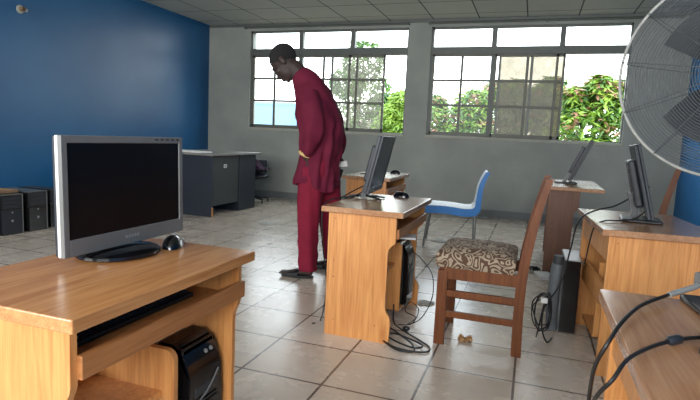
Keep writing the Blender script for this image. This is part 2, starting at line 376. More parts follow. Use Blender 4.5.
house('building', -9.7, -5.0, 24, 30, 1.75, 'pale grey building partly hidden behind the trees', 'ext', 'roof', .6)
house('building', -4.2, 3.4, 26, 34, .7, 'low rusty-roofed building behind the mango trees', 'ext', 'roof', .8)

def tree(loc, blobs, mats, n, label, seed, leaf=.22):
    """blobs: list of (dx, dy, z, radius) in world height"""
    rnd = random.Random(seed); root = empty('mango_tree', (loc[0], loc[1], G), 0, label, 'tree', None)
    bm = BM(); top = max(b[2] for b in blobs)-G
    tube(bm, smooth_path([(0, 0, 0), (.1, .05, top*.3), (-.05, 0, top*.55), (0, .1, top*.75)]), [.2-.12*i/18 for i in range(19)], 8)
    for dx, dy, z, r in blobs:
        tube(bm, smooth_path([(0, 0, top*.5), (dx*.5, dy*.5, (z-G)*.8), (dx, dy, z-G)]), [.07-.004*i for i in range(13)], 6)
    build('trunk', bm, 'bark', root, smooth=True)
    for mi, mt in enumerate(mats):
        bm = BM()
        for k in range(int(n*({'leafC': .12, 'leafA': .5, 'leafB': .38}[mt] if len(mats) > 1 else 1))):
            dx, dy, z, r = blobs[min(int(rnd.random()*len(blobs)), len(blobs)-1)]
            while True:
                d = Vector((rnd.uniform(-1, 1), rnd.uniform(-1, 1), rnd.uniform(-1, 1)))
                if .2 < d.length < 1: break
            c = Vector((dx, dy, z-G))+d.normalized()*(r*(d.length**.45))
            if mt == 'leafC' and d.z < .1: c.z += r*.5
            # a drooping whorl of three leaves
            for q in range(3):
                az = rnd.uniform(0, 2*PI); dr = rnd.uniform(-.9, .25); l = leaf*rnd.uniform(.7, 1.2); wd = l*.15
                u = Vector((math.cos(az)*math.cos(dr), math.sin(az)*math.cos(dr), math.sin(dr))); s_ = Vector((-math.sin(az), math.cos(az), rnd.uniform(-.4, .4))).normalized()
                nn = u.cross(s_)
                p = [c, c+u*l*.35+s_*wd-nn*.01, c+u*l*.7+s_*wd*.8-nn*.02, c+u*l-Vector((0, 0, l*.12)), c+u*l*.7-s_*wd*.8-nn*.02, c+u*l*.35-s_*wd-nn*.01, c+u*l*.5+nn*wd*.2]
                v = [bm.verts.new(x) for x in p]
                for a, b in ((0, 1), (1, 2), (2, 3), (3, 4), (4, 5), (5, 0)): bm.faces.new((v[a], v[b], v[6]))
        f_ = build('foliage', bm, mt, root); f_['label'] = {'leafA': 'yellow-green leaves', 'leafB': 'deep green leaves', 'leafC': 'pinkish young leaves'}[mt]
    return root
tree((1.0, 11.3), [(-.2, 0, 1.35, .6), (.3, .1, 1.95, .42), (.6, 0, 1.2, .6), (-.18, .2, 1.9, .30), (.15, -.1, .8, .6), (.45, .2, 2.2, .26), (-.32, 0, 2.1, .18), (.1, 0, 2.3, .2)], ['leafA', 'leafB', 'leafC'], 2300, 'bright mango tree filling the open right-hand bay of the right window', 1, .2)
tree((-.45, 13.4), [(-.45, 0, 1.75, .6), (.1, .2, 2.05, .5), (.6, .1, 2.2, .42), (.1, 0, 1.2, .7), (.8, 0, 1.6, .5), (-.5, 0, 2.3, .32), (-.1, 0, 2.4, .25), (.75, .1, 2.5, .22)], ['leafB', 'leafC', 'leafA'], 2300, 'mango tree with reddish young leaves behind the middle sashes of the right window', 2)
tree((-1.95, 12.4), [(-.35, 0, 1.5, .45), (.25, 0, 1.55, .45), (-.35, .3, 1.95, .25), (.55, 0, 1.95, .38), (.1, 0, 1.0, .6), (.6, 0, 1.4, .4)], ['leafC', 'leafA', 'leafB'], 1700, 'shorter mango tree with pink tips at the left edge of the right window', 3, .18)
tree((-2.85, 10.6), [(.0, 0, 1.3, .34), (.22, .1, 1.85, .26), (-.2, 0, .9, .4), (.25, .0, 1.2, .34), (.1, 0, 1.6, .25)], ['leafA'], 1500, 'light green tree in the open bay of the left window', 4, .15)
tree((-4.75, 14.0), [(-.35, 0, 1.5, .6), (.35, .2, 2.3, .6), (.15, 0, 3.2, .55), (.3, .1, 1.2, .65), (.75, 0, 1.9, .45), (-.3, 0, 2.6, .45)], ['leafB'], 1500, 'tall thin tree behind the hazy sash of the left window', 5, .2)

# ------------------------------------------------------------------ desks
def desk(loc, rz, L, W, Hh, label, side='lam', top='lamY', group=None, divider=.5, tray=True, mirror=False, shelf=True, apron=True, over=.03, inset=.038):
    """computer desk: length along +Y, user side at x = W"""
    root = empty('computer_desk', loc, rz, label, 'desk', group)
    t = .018
    bm = BM(); box(bm, 0, W, 0, L, Hh-.03, Hh, .003)
    bm2 = bm; build('tabletop', bm, top, root)
    EI = .014; ins = inset; zt = Hh-.03; xf = W-over-.01; xb = .035
    s = Hh/.72
    prof = [(xb, 0), (xf-.01, 0), (xf-.006, .11*s), (xf-.008, .135*s), (xf-ins*.45, .155*s), (xf-ins*.85, .175*s), (xf-ins, .20*s), (xf-ins, .49*s), (xf-ins*.9, .515*s), (xf-ins*.5, .535*s), (xf-.003, .548*s), (xf, .56*s), (xf, zt), (xb, zt)]
    for y in (.03, L-EI-t):
        bm = BM(); prism(bm, prof, 'Y', y, y+t); build('side_panel', bm, side, root)
    if apron:
        bm = BM(); box(bm, xb+.005, xb+.005+t, .03+t, L-EI-t, zt-.13, zt); build('back_apron', bm, side, root)
        bm = BM(); box(bm, xb+.02, xb+.02+t, .03+t, L-EI-t, .30, .42); build('back_rail', bm, side, root)
    if tray:
        bm = BM(); box(bm, .10, xf+.0, .03+t+.008, L-EI-t-.008, Hh-.145, Hh-.131); tr = build('keyboard_tray', bm, side, root)
        bm = BM(); box(bm, xf-.004, xf+.014, .03+t*.9, L-EI+.002, Hh-.148, Hh-.096, .003); build('tray_front', bm, 'edge', tr)
    if divider:
        yd = divider*L; r = .03; xd = xf-.05; zd = .48*s
        pr_ = [(.08, .07), (xd, .07)]+[(xd-r+r*math.cos(a), zd-r+r*math.sin(a)) for a in [i*PI/12 for i in range(7)]]+[(.08, zd)]
        bm = BM(); prism(bm, pr_, 'Y', yd, yd+t); build('divider_panel', bm, side, root)
        bm = BM(); box(bm, .08, xd, yd+t, L-EI-t, .055, .07); build('base_shelf', bm, side, root)
        if shelf:
            bm = BM(); box(bm, .08, xf-.09, .03+t, yd, .34*s, .34*s+t); build('side_shelf', bm, side, root)
    # cam-lock caps on the near side panel
    for x, z in ((xb+.04, zt-.035), (xb+.04, .33), (xb+.04, .42), (xb+.05, .09), (xf-.09, .09)):
        bm = BM(); lathe(bm, [(.0045, 0), (.0045, .0015)], 10, Matrix.Translation((x, .03, z)) @ Matrix.Rotation(PI/2, 4, 'X')); build('screw_cap', bm, 'edge', root)
    return root
D1 = desk((-1.265, .742, 0), 0, .70, .462, .72, 'wooden computer desk in the left foreground carrying the silver-framed monitor', divider=.60, inset=.018)
bm = BM(); lathe(bm, [(.009, 0), (.009, .0015), (.004, .002), (0, .002)], 16, Matrix.Translation((.035, .155, .7202))); build('screw_head', bm, 'black', D1)
D2 = desk((-1.052, 2.595, 0), 0, .79, .452, .717, 'wooden computer desk in the centre beside the standing man', top='lamYw', divider=.52)
D3 = desk((-1.585, 4.36, 0), math.radians(1), .80, .44, .75, 'small wooden computer desk farther back, behind the central one', top='lamYw', divider=.5)
D4 = desk((.335, 2.665, 0), math.radians(3.5), .83, .52, .72, 'wooden computer desk on the right with shelves and a black monitor', top='lamYw', divider=.5)
D5 = desk((.118, 4.69, 0), math.radians(-1), 1.1, .455, .758, 'dark reddish-brown desk against the far side, carrying a leaning monitor', side='lamD', top='lamYw', divider=None, over=.17, tray=False)
D6 = desk((.197, .62, 0), 0, .895, .52, .72, 'wooden desk in the right foreground with two thick black cables across it', top='lamYw', divider=None)

# dark office desk by the left wall
root = empty('office_desk', (-4.15, 6.17, 0), 0, 'charcoal office desk with a grey top by the blue wall', 'desk')
def rb(name, mt, x0, x1, y0, y1, z0, z1, parent, bev=.002, org=(-4.15, 6.17, 0)):
    bm = BM(); box(bm, x0-org[0], x1-org[0], y0-org[1], y1-org[1], z0-org[2], z1-org[2], bev); return build(name, bm, mt, parent)
rb('desk_top', 'deskt', -4.62, -3.72, 5.55, 6.80, .775, .80, root)
rb('side_panel', 'dark', -4.55, -3.765, 5.62, 5.645, 0, .775, root)
rb('edge_strip', 'lam', -3.766, -3.762, 5.62, 5.646, 0, .12, root, 0)
rb('modesty_panel', 'darkg', -3.815, -3.797, 5.645, 6.30, .13, .775, root)
pd = rb('pedestal', 'dark', -4.5, -3.785, 6.30, 6.74, 0.0, .775, root)
st = rb('label_sticker', 'paper', -3.797, -3.7955, 5.93, 6.0, .61, .655, root, 0)
bm = BM()
for k in range(3): box(bm, -.0005, .0005, -.02+k*.014, -.012+k*.014, -.012, .012)
build('printed_mark', bm, 'charcoal', root, loc=(-3.7952+4.15, 5.965-6.17, .632))
# papers on it
for i, (x, y, r_) in enumerate([(-4.33, 5.74, .2), (-4.05, 5.72, -.1)]):
    bm = BM()
    for k in range(6): box(bm, -.15+k*.002, .15-k*.003, -.105, .105, k*.0032, k*.0032+.003)
    p_ = build('paper_stack', bm, 'paper', None, loc=(x, y, .8005), rot=(0, 0, r_))
    tag(p_, ['loose stack of white papers on the charcoal desk, nearer the monitor', 'loose stack of white papers on the charcoal desk, nearer its corner'][i], 'papers')

# ------------------------------------------------------------------ monitors
def monitor(loc, rz, w_, h_, zb, tilt, label, face='silverd', sidem='silver', base='oval', back='box', thick=.045, bez=(.018, .020, .045), btn=True, rim=0, by=0, bx=0):
    """faces local -Y; zb = height of the panel's lower edge above the desk"""
    root = empty('computer_monitor', loc, rz, label, 'monitor')
    T = Matrix.Translation((0, 0, zb)) @ Matrix.Rotation(tilt, 4, 'X')
    sb, tb, bb = bez
    bm = BM(); box(bm, -w_/2+.002, w_/2-.002, .004+rim, thick-.004, .002, h_-.002, .004, T); cs = build('casing', bm, 'charcoal', root)
    if rim:
        bm = BM(); box(bm, -w_/2, w_/2, .0042, .004+rim, 0, h_, .003, T); build('side_rim', bm, 'white', root)['label'] = 'bright silver-white side rim'
    bm = BM()
    for a in ((-w_/2, -w_/2+sb, 0, h_), (w_/2-sb, w_/2, 0, h_), (-w_/2+sb, w_/2-sb, 0, bb), (-w_/2+sb, w_/2-sb, h_-tb, h_)):
        box(bm, a[0], a[1], -.009, .0038, a[2], a[3], .002, T)
    bz = build('bezel', bm, face, root)
    bm = BM(); box(bm, -w_/2+sb, w_/2-sb, -.005, .0035, bb, h_-tb, 0, T); build('screen', bm, 'screen', root)
    if btn:
        for k in range(5):
            bm = BM(); box(bm, w_/2-.032-.026*k, w_/2-.018-.026*k, -.0102, -.0088, h_-.011, h_-.006, 0, T); build('button', bm, 'charcoal', bz)
        bm = BM()
        for k in range(5): box(bm, -.028+.012*k, -.020+.012*k, -.0100, -.0088, bb*.42, bb*.6, 0, T)
        build('maker_badge', bm, 'silver', bz)
    # back housing
    bm = BM(); box(bm, -w_*.27, w_*.27, thick-.005, thick+.032, h_*.16, h_*.80, .01, T)
    for k in range(6): box(bm, -w_*.2, w_*.2, thick+.031, thick+.034, h_*(.45+.045*k), h_*(.455+.045*k)+.006, 0, T)
    build('back_housing', bm, 'charcoal', root)
    # neck
    bm = BM(); yb = thick*.5+.02
    prism(bm, [(bx-.035, .006), (bx+.035, .006), (bx+.028, zb+h_*.3), (bx-.028, zb+h_*.3)], 'Y', yb+.012, yb+.042)
    for v in bm.verts:
        if v.co.z > .02: v.co.y -= math.sin(tilt)*(v.co.z-.0)*1.0
    build('stand_neck', bm, 'black', root)
    bm = BM()
    if base == 'oval':
        lathe(bm, [(.118, 0), (.125, .004), (.124, .012), (.11, .017), (.05, .020), (.0, .020)], 48, Matrix.Translation((bx, yb+by, 0)) @ Matrix.Scale(.85, 4, (0, 1, 0)))
        build('stand_base', bm, 'gloss', root, smooth=True)
    elif base == 'claw':
        for a in (-2.6, -.55, .55, 2.6):
            c_, s_ = math.cos(a-PI/2), math.sin(a-PI/2)
            tube(bm, smooth_path([(0, yb+.02, .022), (c_*.06, yb+.02+s_*.06, .016), (c_*.13, yb+.02+s_*.13, .006)], 4), [(.022-.0012*i, .008-.0004*i) for i in range(9)], 10, flat=(-s_, c_, 0))
        build('stand_base', bm, 'black', root, smooth=True)
    else:
        box(bm, -.10, .10, yb-.09, yb+.10, 0, .016, .006); build('stand_base', bm, 'black', root)
    return root
# rz = 90 deg: local -Y looks to +X
monitor((-1.125, 1.255, .7205), math.radians(90), .485, .318, .024, -.02, 'silver-framed widescreen monitor on the left foreground desk', thick=.030, rim=.011, by=-.035, bx=-.045)
monitor((-.905, 3.08, .7175), math.radians(95), .42, .345, .05, .22, 'black flat monitor seen nearly edge-on on the central desk', 'charcoal', 'charcoal', 'claw', btn=False, thick=.03, bez=(.015, .015, .03))
monitor((.345, 5.22, .7585), math.radians(84), .40, .40, .03, .40, 'thin black monitor leaning over on the reddish-brown desk', 'black', 'black', 'slab', btn=False, thick=.028, bez=(.015, .015, .03))
monitor((.60, 3.10, .7205), math.radians(85), .36, .385, .03, -.26, 'black monitor seen from behind on the right-hand desk', 'charcoal', 'black', 'slab', btn=False, thick=.026)
monitor((.53, 1.42, .7205), math.radians(95), .42, .36, .04, -.08, 'monitor whose foot stands at the edge of the right foreground desk', 'charcoal', 'black', 'slab', btn=False)

# ------------------------------------------------------------------ mice, keyboard, small things
def mouse(loc, rz, label, extra=False):
    root = empty('computer_mouse', loc, rz, label, 'mouse')
    bm = BM(); ball(bm, (0, 0, 0), (.031, .056, .036), 20, 12)
    bmesh.ops.bisect_plane(bm, geom=bm.verts[:]+bm.edges[:]+bm.faces[:], plane_co=(0, 0, 0), plane_no=(0, 0, -1), clear_outer=True)
    bmesh.ops.holes_fill(bm, edges=bm.edges[:], sides=0)
    build('mouse_shell', bm, 'gloss', root, smooth=True)
    bm = BM(); tube(bm, [(-.004, .034, .029), (.004, .034, .029)], .008, 12); build('scroll_wheel', bm, 'silver', root)
    bm = BM(); box(bm, -.0008, .0008, .0, .050, .022, .0362, 0); 
    for v in bm.verts: v.co.z -= max(0, v.co.y)*.2
    build('button_split', bm, 'charcoal', root)
    if extra:
        bm = BM(); box(bm, .024, .033, -.02, .022, .004, .024, .003); build('side_grip', bm, 'silver', root)['label'] = 'silver side grip'
    return root
mouse((-1.055, 1.362, .721), math.radians(30), 'black computer mouse with a silver side on the left foreground desk', True)
mouse((-.79, 3.325, .718), math.radians(80), 'black computer mouse on the central desk near its far corner')
mouse((-1.27, 5.03, .751), math.radians(80), 'black computer mouse on the small desk farther back')
# things on desk3
bm = BM(); tube(bm, smooth_path([(-1.50, 4.62, .756), (-1.43, 4.66, .757), (-1.40, 4.72, .756), (-1.36, 4.66, .756)]), .004, 6)
tag(build('mouse_cable', bm, 'cable', None, smooth=True), 'short black cable lying on the small desk farther back', 'cable')

def keyboard(loc, rz, label):
    root = empty('keyboard', loc, rz, label, 'keyboard')
    bm = BM(); box(bm, -.075, .075, -.22, .22, 0, .014, .004); build('keyboard_base', bm, 'black', root)
    bm = BM()
    for i in range(5):
        for j in range(20): box(bm, -.06+i*.025, -.041+i*.025, -.21+j*.021, -.193+j*.021, .014, .021)
    tag(build('keycaps', bm, 'charcoal', root), kind='stuff'); return root
keyboard((-1.01, 1.09, .5898), 0, 'black keyboard on the pulled tray of the left foreground desk')

# ------------------------------------------------------------------ tower computers
def tower(loc, rz, label, w_=.175, d_=.42, h_=.40, body='black', front='gloss', group=None, style=0, trim=None):
    """front faces +X"""
    root = empty('computer_tower', loc, rz, label, 'computer', group)
    bm = BM(); box(bm, -d_, 0, -w_/2, w_/2, 0, h_, .006); build('tower_case', bm, body, root)
    if style == 1:   # rounded glossy front with a slanting shoulder
        bm = BM(); prism(bm, [(0, .0), (.03, .0), (.032, .2), (.03, h_-.09), (.012, h_-.03), (-.03, h_+.012), (-.08, h_+.014), (-.09, h_), (0, h_)], 'Y', -w_/2-.004, w_/2+.004)
        bmesh.ops.bevel(bm, geom=bm.edges[:], offset=.004, segments=2, affect='EDGES'); fr = build('front_panel', bm, 'gloss', root, smooth=True)
        bm = BM(); box(bm, .026, .034, -w_/2+.02, w_/2-.02, h_-.15, h_-.12, .003); build('drive_slot', bm, 'charcoal', fr)
        bm = BM(); box(bm, .028, .036, -w_/2+.02, w_/2-.02, .06, h_-.18, .003)
        for k in range(12): box(bm, .034, .037, -w_/2+.025, w_/2-.025, .07+k*.013, .075+k*.013)
        build('front_grille', bm, 'black', fr)
        bm = BM()
        for k in range(2): lathe(bm, [(.007, 0), (.007, .004), (.005, .005)], 14, Matrix.Translation((.012, w_*.12+k*.026, h_-.035)) @ Matrix.Rotation(math.radians(50), 4, 'Y'))
        build('power_button', bm, 'silver', fr)
        bm = BM(); tube(bm, smooth_path([(.034, -w_/2+.02, h_-.17), (.036, 0, h_-.145), (.034, w_/2-.02, h_-.10)]), .003, 6); build('trim_line', bm, 'silverd', fr)
    else:
        bm = BM(); box(bm, -.001, .016, -w_/2, w_/2, 0, h_*.62, .004); fr = build('front_panel', bm, front, root)
        bm = BM(); box(bm, -.001, .014, -w_/2, w_/2, h_*.62, h_, .004); up = build('drive_panel', bm, 'black', root)
        for k in range(3):
            bm = BM(); box(bm, .013, .017, -w_/2+.015, w_/2-.015, h_*(.67+.1*k), h_*(.67+.1*k)+.03, .002); build('drive_slot', bm, 'charcoal', up)
        bm = BM(); lathe(bm, [(.012, 0), (.012, .003)], 18, Matrix.Translation((.016, 0, h_*.35)) @ Matrix.Rotation(PI/2, 4, 'Y')); build('badge', bm, 'silver', fr)
        bm = BM(); lathe(bm, [(.008, 0), (.008, .003)], 18, Matrix.Translation((.016, 0, h_*.56)) @ Matrix.Rotation(PI/2, 4, 'Y')); build('power_button', bm, 'silver', fr)
        if trim:
            bm = BM(); box(bm, -.02, .020, w_/2, w_/2+.006, 0, h_+.006); box(bm, -d_, .020, -w_/2, w_/2, h_, h_+.006); build('edge_trim', bm, trim, root)
    return root
tower((-.91, 1.30, .071), 0, 'glossy black tower computer inside the left foreground desk', .155, .34, .385, style=1)
tower((-.695, 3.18, .071), 0, 'black tower computer inside the central desk', .16, .34, .38, style=1)
tower((-4.70, 3.37, 0), 0, 'black tower computer at the left frame edge, first of the row by the blue wall', .20, .43, .40)
tower((-4.70, 3.66, 0), math.radians(-3), 'tower computer with a dull silver front, in the row by the blue wall', .205, .43, .385, front='charcoal', trim='silverd')
tower((-4.69, 3.93, 0), 0, 'black tower with pale edge trim and round badge, in the row by the blue wall', .20, .43, .395, trim='silverd')
tower((-4.74, 4.20, 0), math.radians(4), 'plain black tower nearest the big monitor, last of the row by the blue wall', .18, .40, .40)
# brown tray and black lid on the row of towers
bm = BM(); box(bm, -.16, .16, -.12, .12, 0, .006); 
for a in ((-.16, .16, -.12, -.112), (-.16, .16, .112, .12), (-.16, -.152, -.12, .12), (.152, .16, -.12, .12)): box(bm, *a, 0, .03)
tag(build('cardboard_tray', bm, 'card', None, loc=(-4.90, 3.66, .3925)), 'shallow brown cardboard tray on top of the tower computers', 'tray')
# tower at the right desk, turned: its pale top and black side
root = empty('computer_tower', (.272, 3.33, 0), 0, 'black tower computer with a pale metal top standing behind the right-hand desk', 'computer')
bm = BM(); box(bm, -.043, .043, -.07, .26, 0, .432, .003); build('tower_case', bm, 'gloss', root)
bm = BM(); box(bm, -.045, .045, -.072, .26, .432, .440, .002); build('top_cover', bm, 'silver', root)['label'] = 'pale metal top cover'
bm = BM(); box(bm, -.047, -.043, -.07, .26, 0.0, .435); build('side_cover', bm, 'charcoal', root)
bm = BM(); tube(bm, smooth_path([(0, 0, 0), (-.006, .0, .14), (-.004, .0, .30), (.004, 0, .40)]), .034, 16)
rt = build('grey_pipe', bm, 'greytube', None, smooth=True, loc=(.188, 3.30, .0)); tag(rt, 'thick grey pipe standing beside the tower at the right-hand desk', 'pipe')
bm = BM(); tube(bm, [(.004, 0, .395), (.006, 0, .45)], .029, 16); build('pipe_cap', bm, 'steeld', rt, smooth=True)
# book on the far desk side
bm = BM(); box(bm, -.06, .06, -.09, .09, 0, .03, .003); bk = build('book', bm, 'paper', None, loc=(.17, 4.59, .0), rot=(0, 0, .3)); tag(bk, 'small white box on the floor by the reddish-brown desk', 'box')

# ------------------------------------------------------------------ wooden chairs
def wooden_chair(loc, rz, label, s=1):
    """faces -X; near side at y=0"""
    root = empty('dining_chair', loc, rz, label, 'chair'); Wd = .40; root.scale = (s, s, s)
    def post(y):
        bm = BM(); ctr = [(0.0, 0), (-.005, .22), (0, .44), (.02, .60), (.048, .76), (.088, .93)]; hw = .025
        P_ = smooth_path([(x, 0, z) for x, z in ctr], 5)
        o = [(p.x-hw*(1 if p.z < .5 else 1-.35*(p.z-.5)/.43), p.z) for p in P_]+[(p.x+hw*(1 if p.z < .5 else 1-.35*(p.z-.5)/.43), p.z) for p in reversed(P_)]
        prism(bm, o, 'Y', y, y+.032); build('rear_leg', bm, 'timber', root)
    post(0); post(Wd-.032)
    for y in (0, Wd-.036):
        bm = BM(); box(bm, -.43, -.375, y, y+.036, 0, .41, .003); build('front_leg', bm, 'timber', root)
    bm = BM(); box(bm, -.40, -.01, .004, .026, .365, .43, .002); box(bm, -.40, -.01, Wd-.026, Wd-.004, .365, .43, .002); box(bm, -.425, -.40, .03, Wd-.03, .365, .43, .002); box(bm, -.012, .012, .03, Wd-.03, .365, .43, .002); build('seat_rail', bm, 'timber', root)
    for y in (.006, Wd-.028):
        for z in (.155, .27):
            bm = BM(); box(bm, -.39, -.012, y, y+.022, z, z+.034, .002); build('stretcher', bm, 'timber', root)
    bm = BM(); box(bm, -.012, .012, .03, Wd-.03, .20, .235, .002); build('stretcher', bm, 'timber', root)
    bm = BM()
    T = Matrix.Translation((.079, 0, .87)) @ Matrix.Rotation(math.radians(13), 4, 'Y'); box(bm, -.009, .009, .032, Wd-.032, -.045, .045, .003, T); build('top_slat', bm, 'timber', root)
    for k in range(3):
        bm = BM(); y = .10+k*.10; P_ = smooth_path([(.012, y, .43), (.02, y, .60), (.045, y, .74), (.068, y, .83)], 4); tube(bm, P_, (.018, .007), 10, flat=(0, 1, 0)); build('back_slat', bm, 'timber', root)
    # upholstered seat: rounded block with a domed top
    bm = BM(); nx, ny = 18, 16; x0, x1, y0_, y1_ = -.444, -.038, -.014, Wd+.014; V = {}
    for layer in range(4):
        for i in range(nx+1):
            for j in range(ny+1):
                u, v = i/nx*2-1, j/ny*2-1; e = max(0, 1-abs(u)**6)*max(0, 1-abs(v)**6)
                zz = [.428, .452, .500, .513][layer] + (0 if layer < 3 else .022*e)
                k = [0.0, .012, .012, -.006][layer]
                x = (x0+x1)/2+u*((x1-x0)/2-.012+k); y = (y0_+y1_)/2+v*((y1_-y0_)/2-.012+k)
                if layer in (0, 3) or abs(u) == 1 or abs(v) == 1: V[layer, i, j] = bm.verts.new((x, y, zz+(.004*math.sin(i*1.9+j*1.3) if layer == 3 and e > .3 else 0)))
    for i in range(nx):
        for j in range(ny):
            bm.faces.new([V[3, i, j], V[3, i+1, j], V[3, i+1, j+1], V[3, i, j+1]]); bm.faces.new([V[0, i, j+1], V[0, i+1, j+1], V[0, i+1, j], V[0, i, j]])
    rim = [(i, 0) for i in range(nx)]+[(nx, j) for j in range(ny)]+[(i, ny) for i in range(nx, 0, -1)]+[(0, j) for j in range(ny, 0, -1)]
    for l in range(3):
        for a, b in zip(rim, rim[1:]+rim[:1]): bm.faces.new([V[(l,)+a], V[(l,)+b], V[(l+1,)+b], V[(l+1,)+a]])
    build('seat_cushion', bm, 'floral', root, smooth=True)
    return root
wooden_chair((.0, 2.75, 0), 0, 'wooden chair with brown and cream patterned seat, in the open middle of the floor')
wooden_chair((.85, 4.12, 0), math.radians(-13), 'wooden chair mostly hidden behind the right-hand desk, its back post showing', 1.05)

# ------------------------------------------------------------------ blue plastic chair (faces -X)
root = empty('plastic_chair', (-.535, 5.60, 0), math.radians(7), 'blue and white plastic chair with grey metal legs behind the central desk', 'chair')
W2_ = .21
def slab(bm, path, halfw, th, thick_fn=None):
    rows = []
    n = len(path)
    for i, p in enumerate(path):
        p = Vector(p); d = (Vector(path[min(i+1, n-1)])-Vector(path[max(i-1, 0)])).normalized(); nn = Vector((-d.z, 0, d.x))
        hw = halfw(i/(n-1)) if callable(halfw) else halfw
        row = []
        for s_ in (0, 1):
            for k in range(9):
                y = (-1+k/4)*hw; sag = .012*(1-(y/hw)**2)
                row.append(bm.verts.new(p+Vector((0, y, 0))+nn*(-th*s_)-nn*sag))
        rows.append(row)
    for A, B in zip(rows, rows[1:]):
        for k in range(8):
            bm.faces.new((A[k], A[k+1], B[k+1], B[k])); bm.faces.new((A[9+k+1], A[9+k], B[9+k], B[9+k+1]))
        bm.faces.new((A[0], B[0], B[9], A[9])); bm.faces.new((A[8], A[17], B[17], B[8]))
    for A in (rows[0], rows[-1]):
        for k in range(8): bm.faces.new((A[k], A[k+1], A[9+k+1], A[9+k]))
seatp = smooth_path([(-.50, 0, .425), (-.47, 0, .437), (-.25, 0, .432), (-.08, 0, .420), (-.02, 0, .445), (0.0, 0, .53), (.02, 0, .66), (.075, 0, .79), (.105, 0, .805)], 5)
bm = BM(); slab(bm, [(p.x, 0, p.z) for p in seatp], W2_, .012); build('seat_shell', bm, 'woven', root, smooth=True)['label'] = 'white lattice-patterned seat and back'
for sy in (-1, 1):
    bm = BM(); P_ = smooth_path([(-.50, sy*W2_, .40), (-.3, sy*W2_, .405), (-.10, sy*W2_, .39), (-.005, sy*W2_, .41), (.012, sy*W2_, .50), (.032, sy*W2_, .65), (.082, sy*W2_, .775), (.112, sy*W2_, .80)], 5)
    tube(bm, P_, [(.030 if i < 14 else max(.010, .030-.0012*(i-14)), .009) for i in range(len(P_))], 12, flat=(0, 0, 1) if False else None)
    bm.free(); bm = BM()
    n = len(P_); up = [(p.x, p.z) for p in P_]; off = []
    for i, p in enumerate(P_):
        d = (P_[min(i+1, n-1)]-P_[max(i-1, 0)]).normalized(); wd = .050 if i < 16 else max(.016, .050-.0016*(i-16)); off.append((p.x+d.z*wd, p.z-d.x*wd))
    o = [(x-0.0, z+.028) if i < 16 else (x-.012, z+.01) for i, (x, z) in enumerate(up)]
    prism(bm, o+off[::-1], 'Y', sy*W2_-.012, sy*W2_+.012); build('side_rail', bm, 'bluepl', root, smooth=False)['label'] = 'blue side rail'
    bm = BM(); tube(bm, [(.004, sy*(W2_-.012), .36), (.012, sy*(W2_-.004), 0)], [.015, .011], 14); build('leg', bm, 'steel', root, smooth=True)
    bm = BM(); tube(bm, [(-.46, sy*(W2_-.012), .37), (-.50, sy*(W2_-.004), 0)], [.015, .011], 14); build('leg', bm, 'steel', root, smooth=True)

# ------------------------------------------------------------------ office chair behind the charcoal desk
root = empty('office_chair', (-4.10, 7.25, 0), .5, 'low dark office chair with purple cloth on it, behind the charcoal desk', 'chair')
bm = BM(); ball(bm, (0, 0, .42), (.24, .24, .06), 24, 10); build('seat', bm, 'dark', root, smooth=True)
bm = BM(); box(bm, -.20, .20, .16, .20, .36, .66, .02); build('backrest', bm, 'dark', root)
bm = BM(); tube(bm, [(0, 0, .06), (0, 0, .40)], .025, 12); build('column', bm, 'charcoal', root)
for k in range(5):
    a = k*2*PI/5+.3; bm = BM(); tube(bm, [(0, 0, .09), (math.cos(a)*.24, math.sin(a)*.24, .065)], [.02, .013], 8); lg = build('leg', bm, 'charcoal', root)
    bm = BM(); tube(bm, [(math.cos(a)*.24-.012, math.sin(a)*.24, .026), (math.cos(a)*.24+.012, math.sin(a)*.24, .026)], .026, 14); build('castor', bm, 'black', lg)
bm = BM(); nx = 20; V = []
for i in range(nx+1):
    V.append([])
    for j in range(nx+1):
        u, v = i/nx*2-1, j/nx*2-1; r_ = math.hypot(u, v)
        V[-1].append(bm.verts.new((u*.22, v*.17, .13*math.exp(-r_*r_*1.6)+.02*math.sin(5*u+3*v)+.012*math.cos(9*v)-.05*max(0, r_-.85))))
for i in range(nx):
    for j in range(nx): bm.faces.new((V[i][j], V[i+1][j], V[i+1][j+1], V[i][j+1]))
bmesh.ops.solidify(bm, geom=bm.faces[:], thickness=.008)
tag(build('purple_cloth', bm, 'purple', None, smooth=True, loc=(-4.07, 7.17, .535)), 'crumpled purple cloth heaped on the dark office chair', 'cloth')

# ------------------------------------------------------------------ standing fan
FX, FY, FZ, FR_ = .572, 1.95, 1.342, .325
az = math.radians(255); root = empty('pedestal_fan', (FX-math.cos(az)*.16, FY-math.sin(az)*.16, 0), az-PI/2, 'large steel pedestal fan with a wire cage at the right edge', 'fan')
# local: fan axis is +Y (towards the viewer side), centre at (0,.16,FZ)
def ring(bm, r, y, z0, wr, seg=96, s2=5): tube(bm, [(r*math.cos(2*PI*k/seg), y, z0+r*math.sin(2*PI*k/seg)) for k in range(seg)], wr, s2, closed=True)
bm = BM(); ring(bm, FR_, .16, FZ, .005, 120, 8); build('cage_rim', bm, 'rim', root, smooth=True)
def dome(r, depth): return depth*math.sqrt(max(0, 1-(r/FR_)**2*.96))
for nm, sgn, dep, cnt, mt in (('front_grille', 1, .07, 30, 'steeld'), ('rear_grille', -1, .10, 24, 'steeld')):
    bm = BM()
    for k in range(cnt):
        r = FR_*(.26+.735*k/cnt); ring(bm, r, .16+sgn*dome(r, dep), FZ, .00105, 72, 4)
    for k in range(12):
        a = 2*PI*k/12+.13; P_ = [(r*math.cos(a), .16+sgn*(dome(r, dep)-.002), FZ+r*math.sin(a)) for r in [FR_*(.2+.8*i/8) for i in range(9)]]
        tube(bm, P_, .0017, 5)
    build(nm, bm, mt, root, smooth=True)
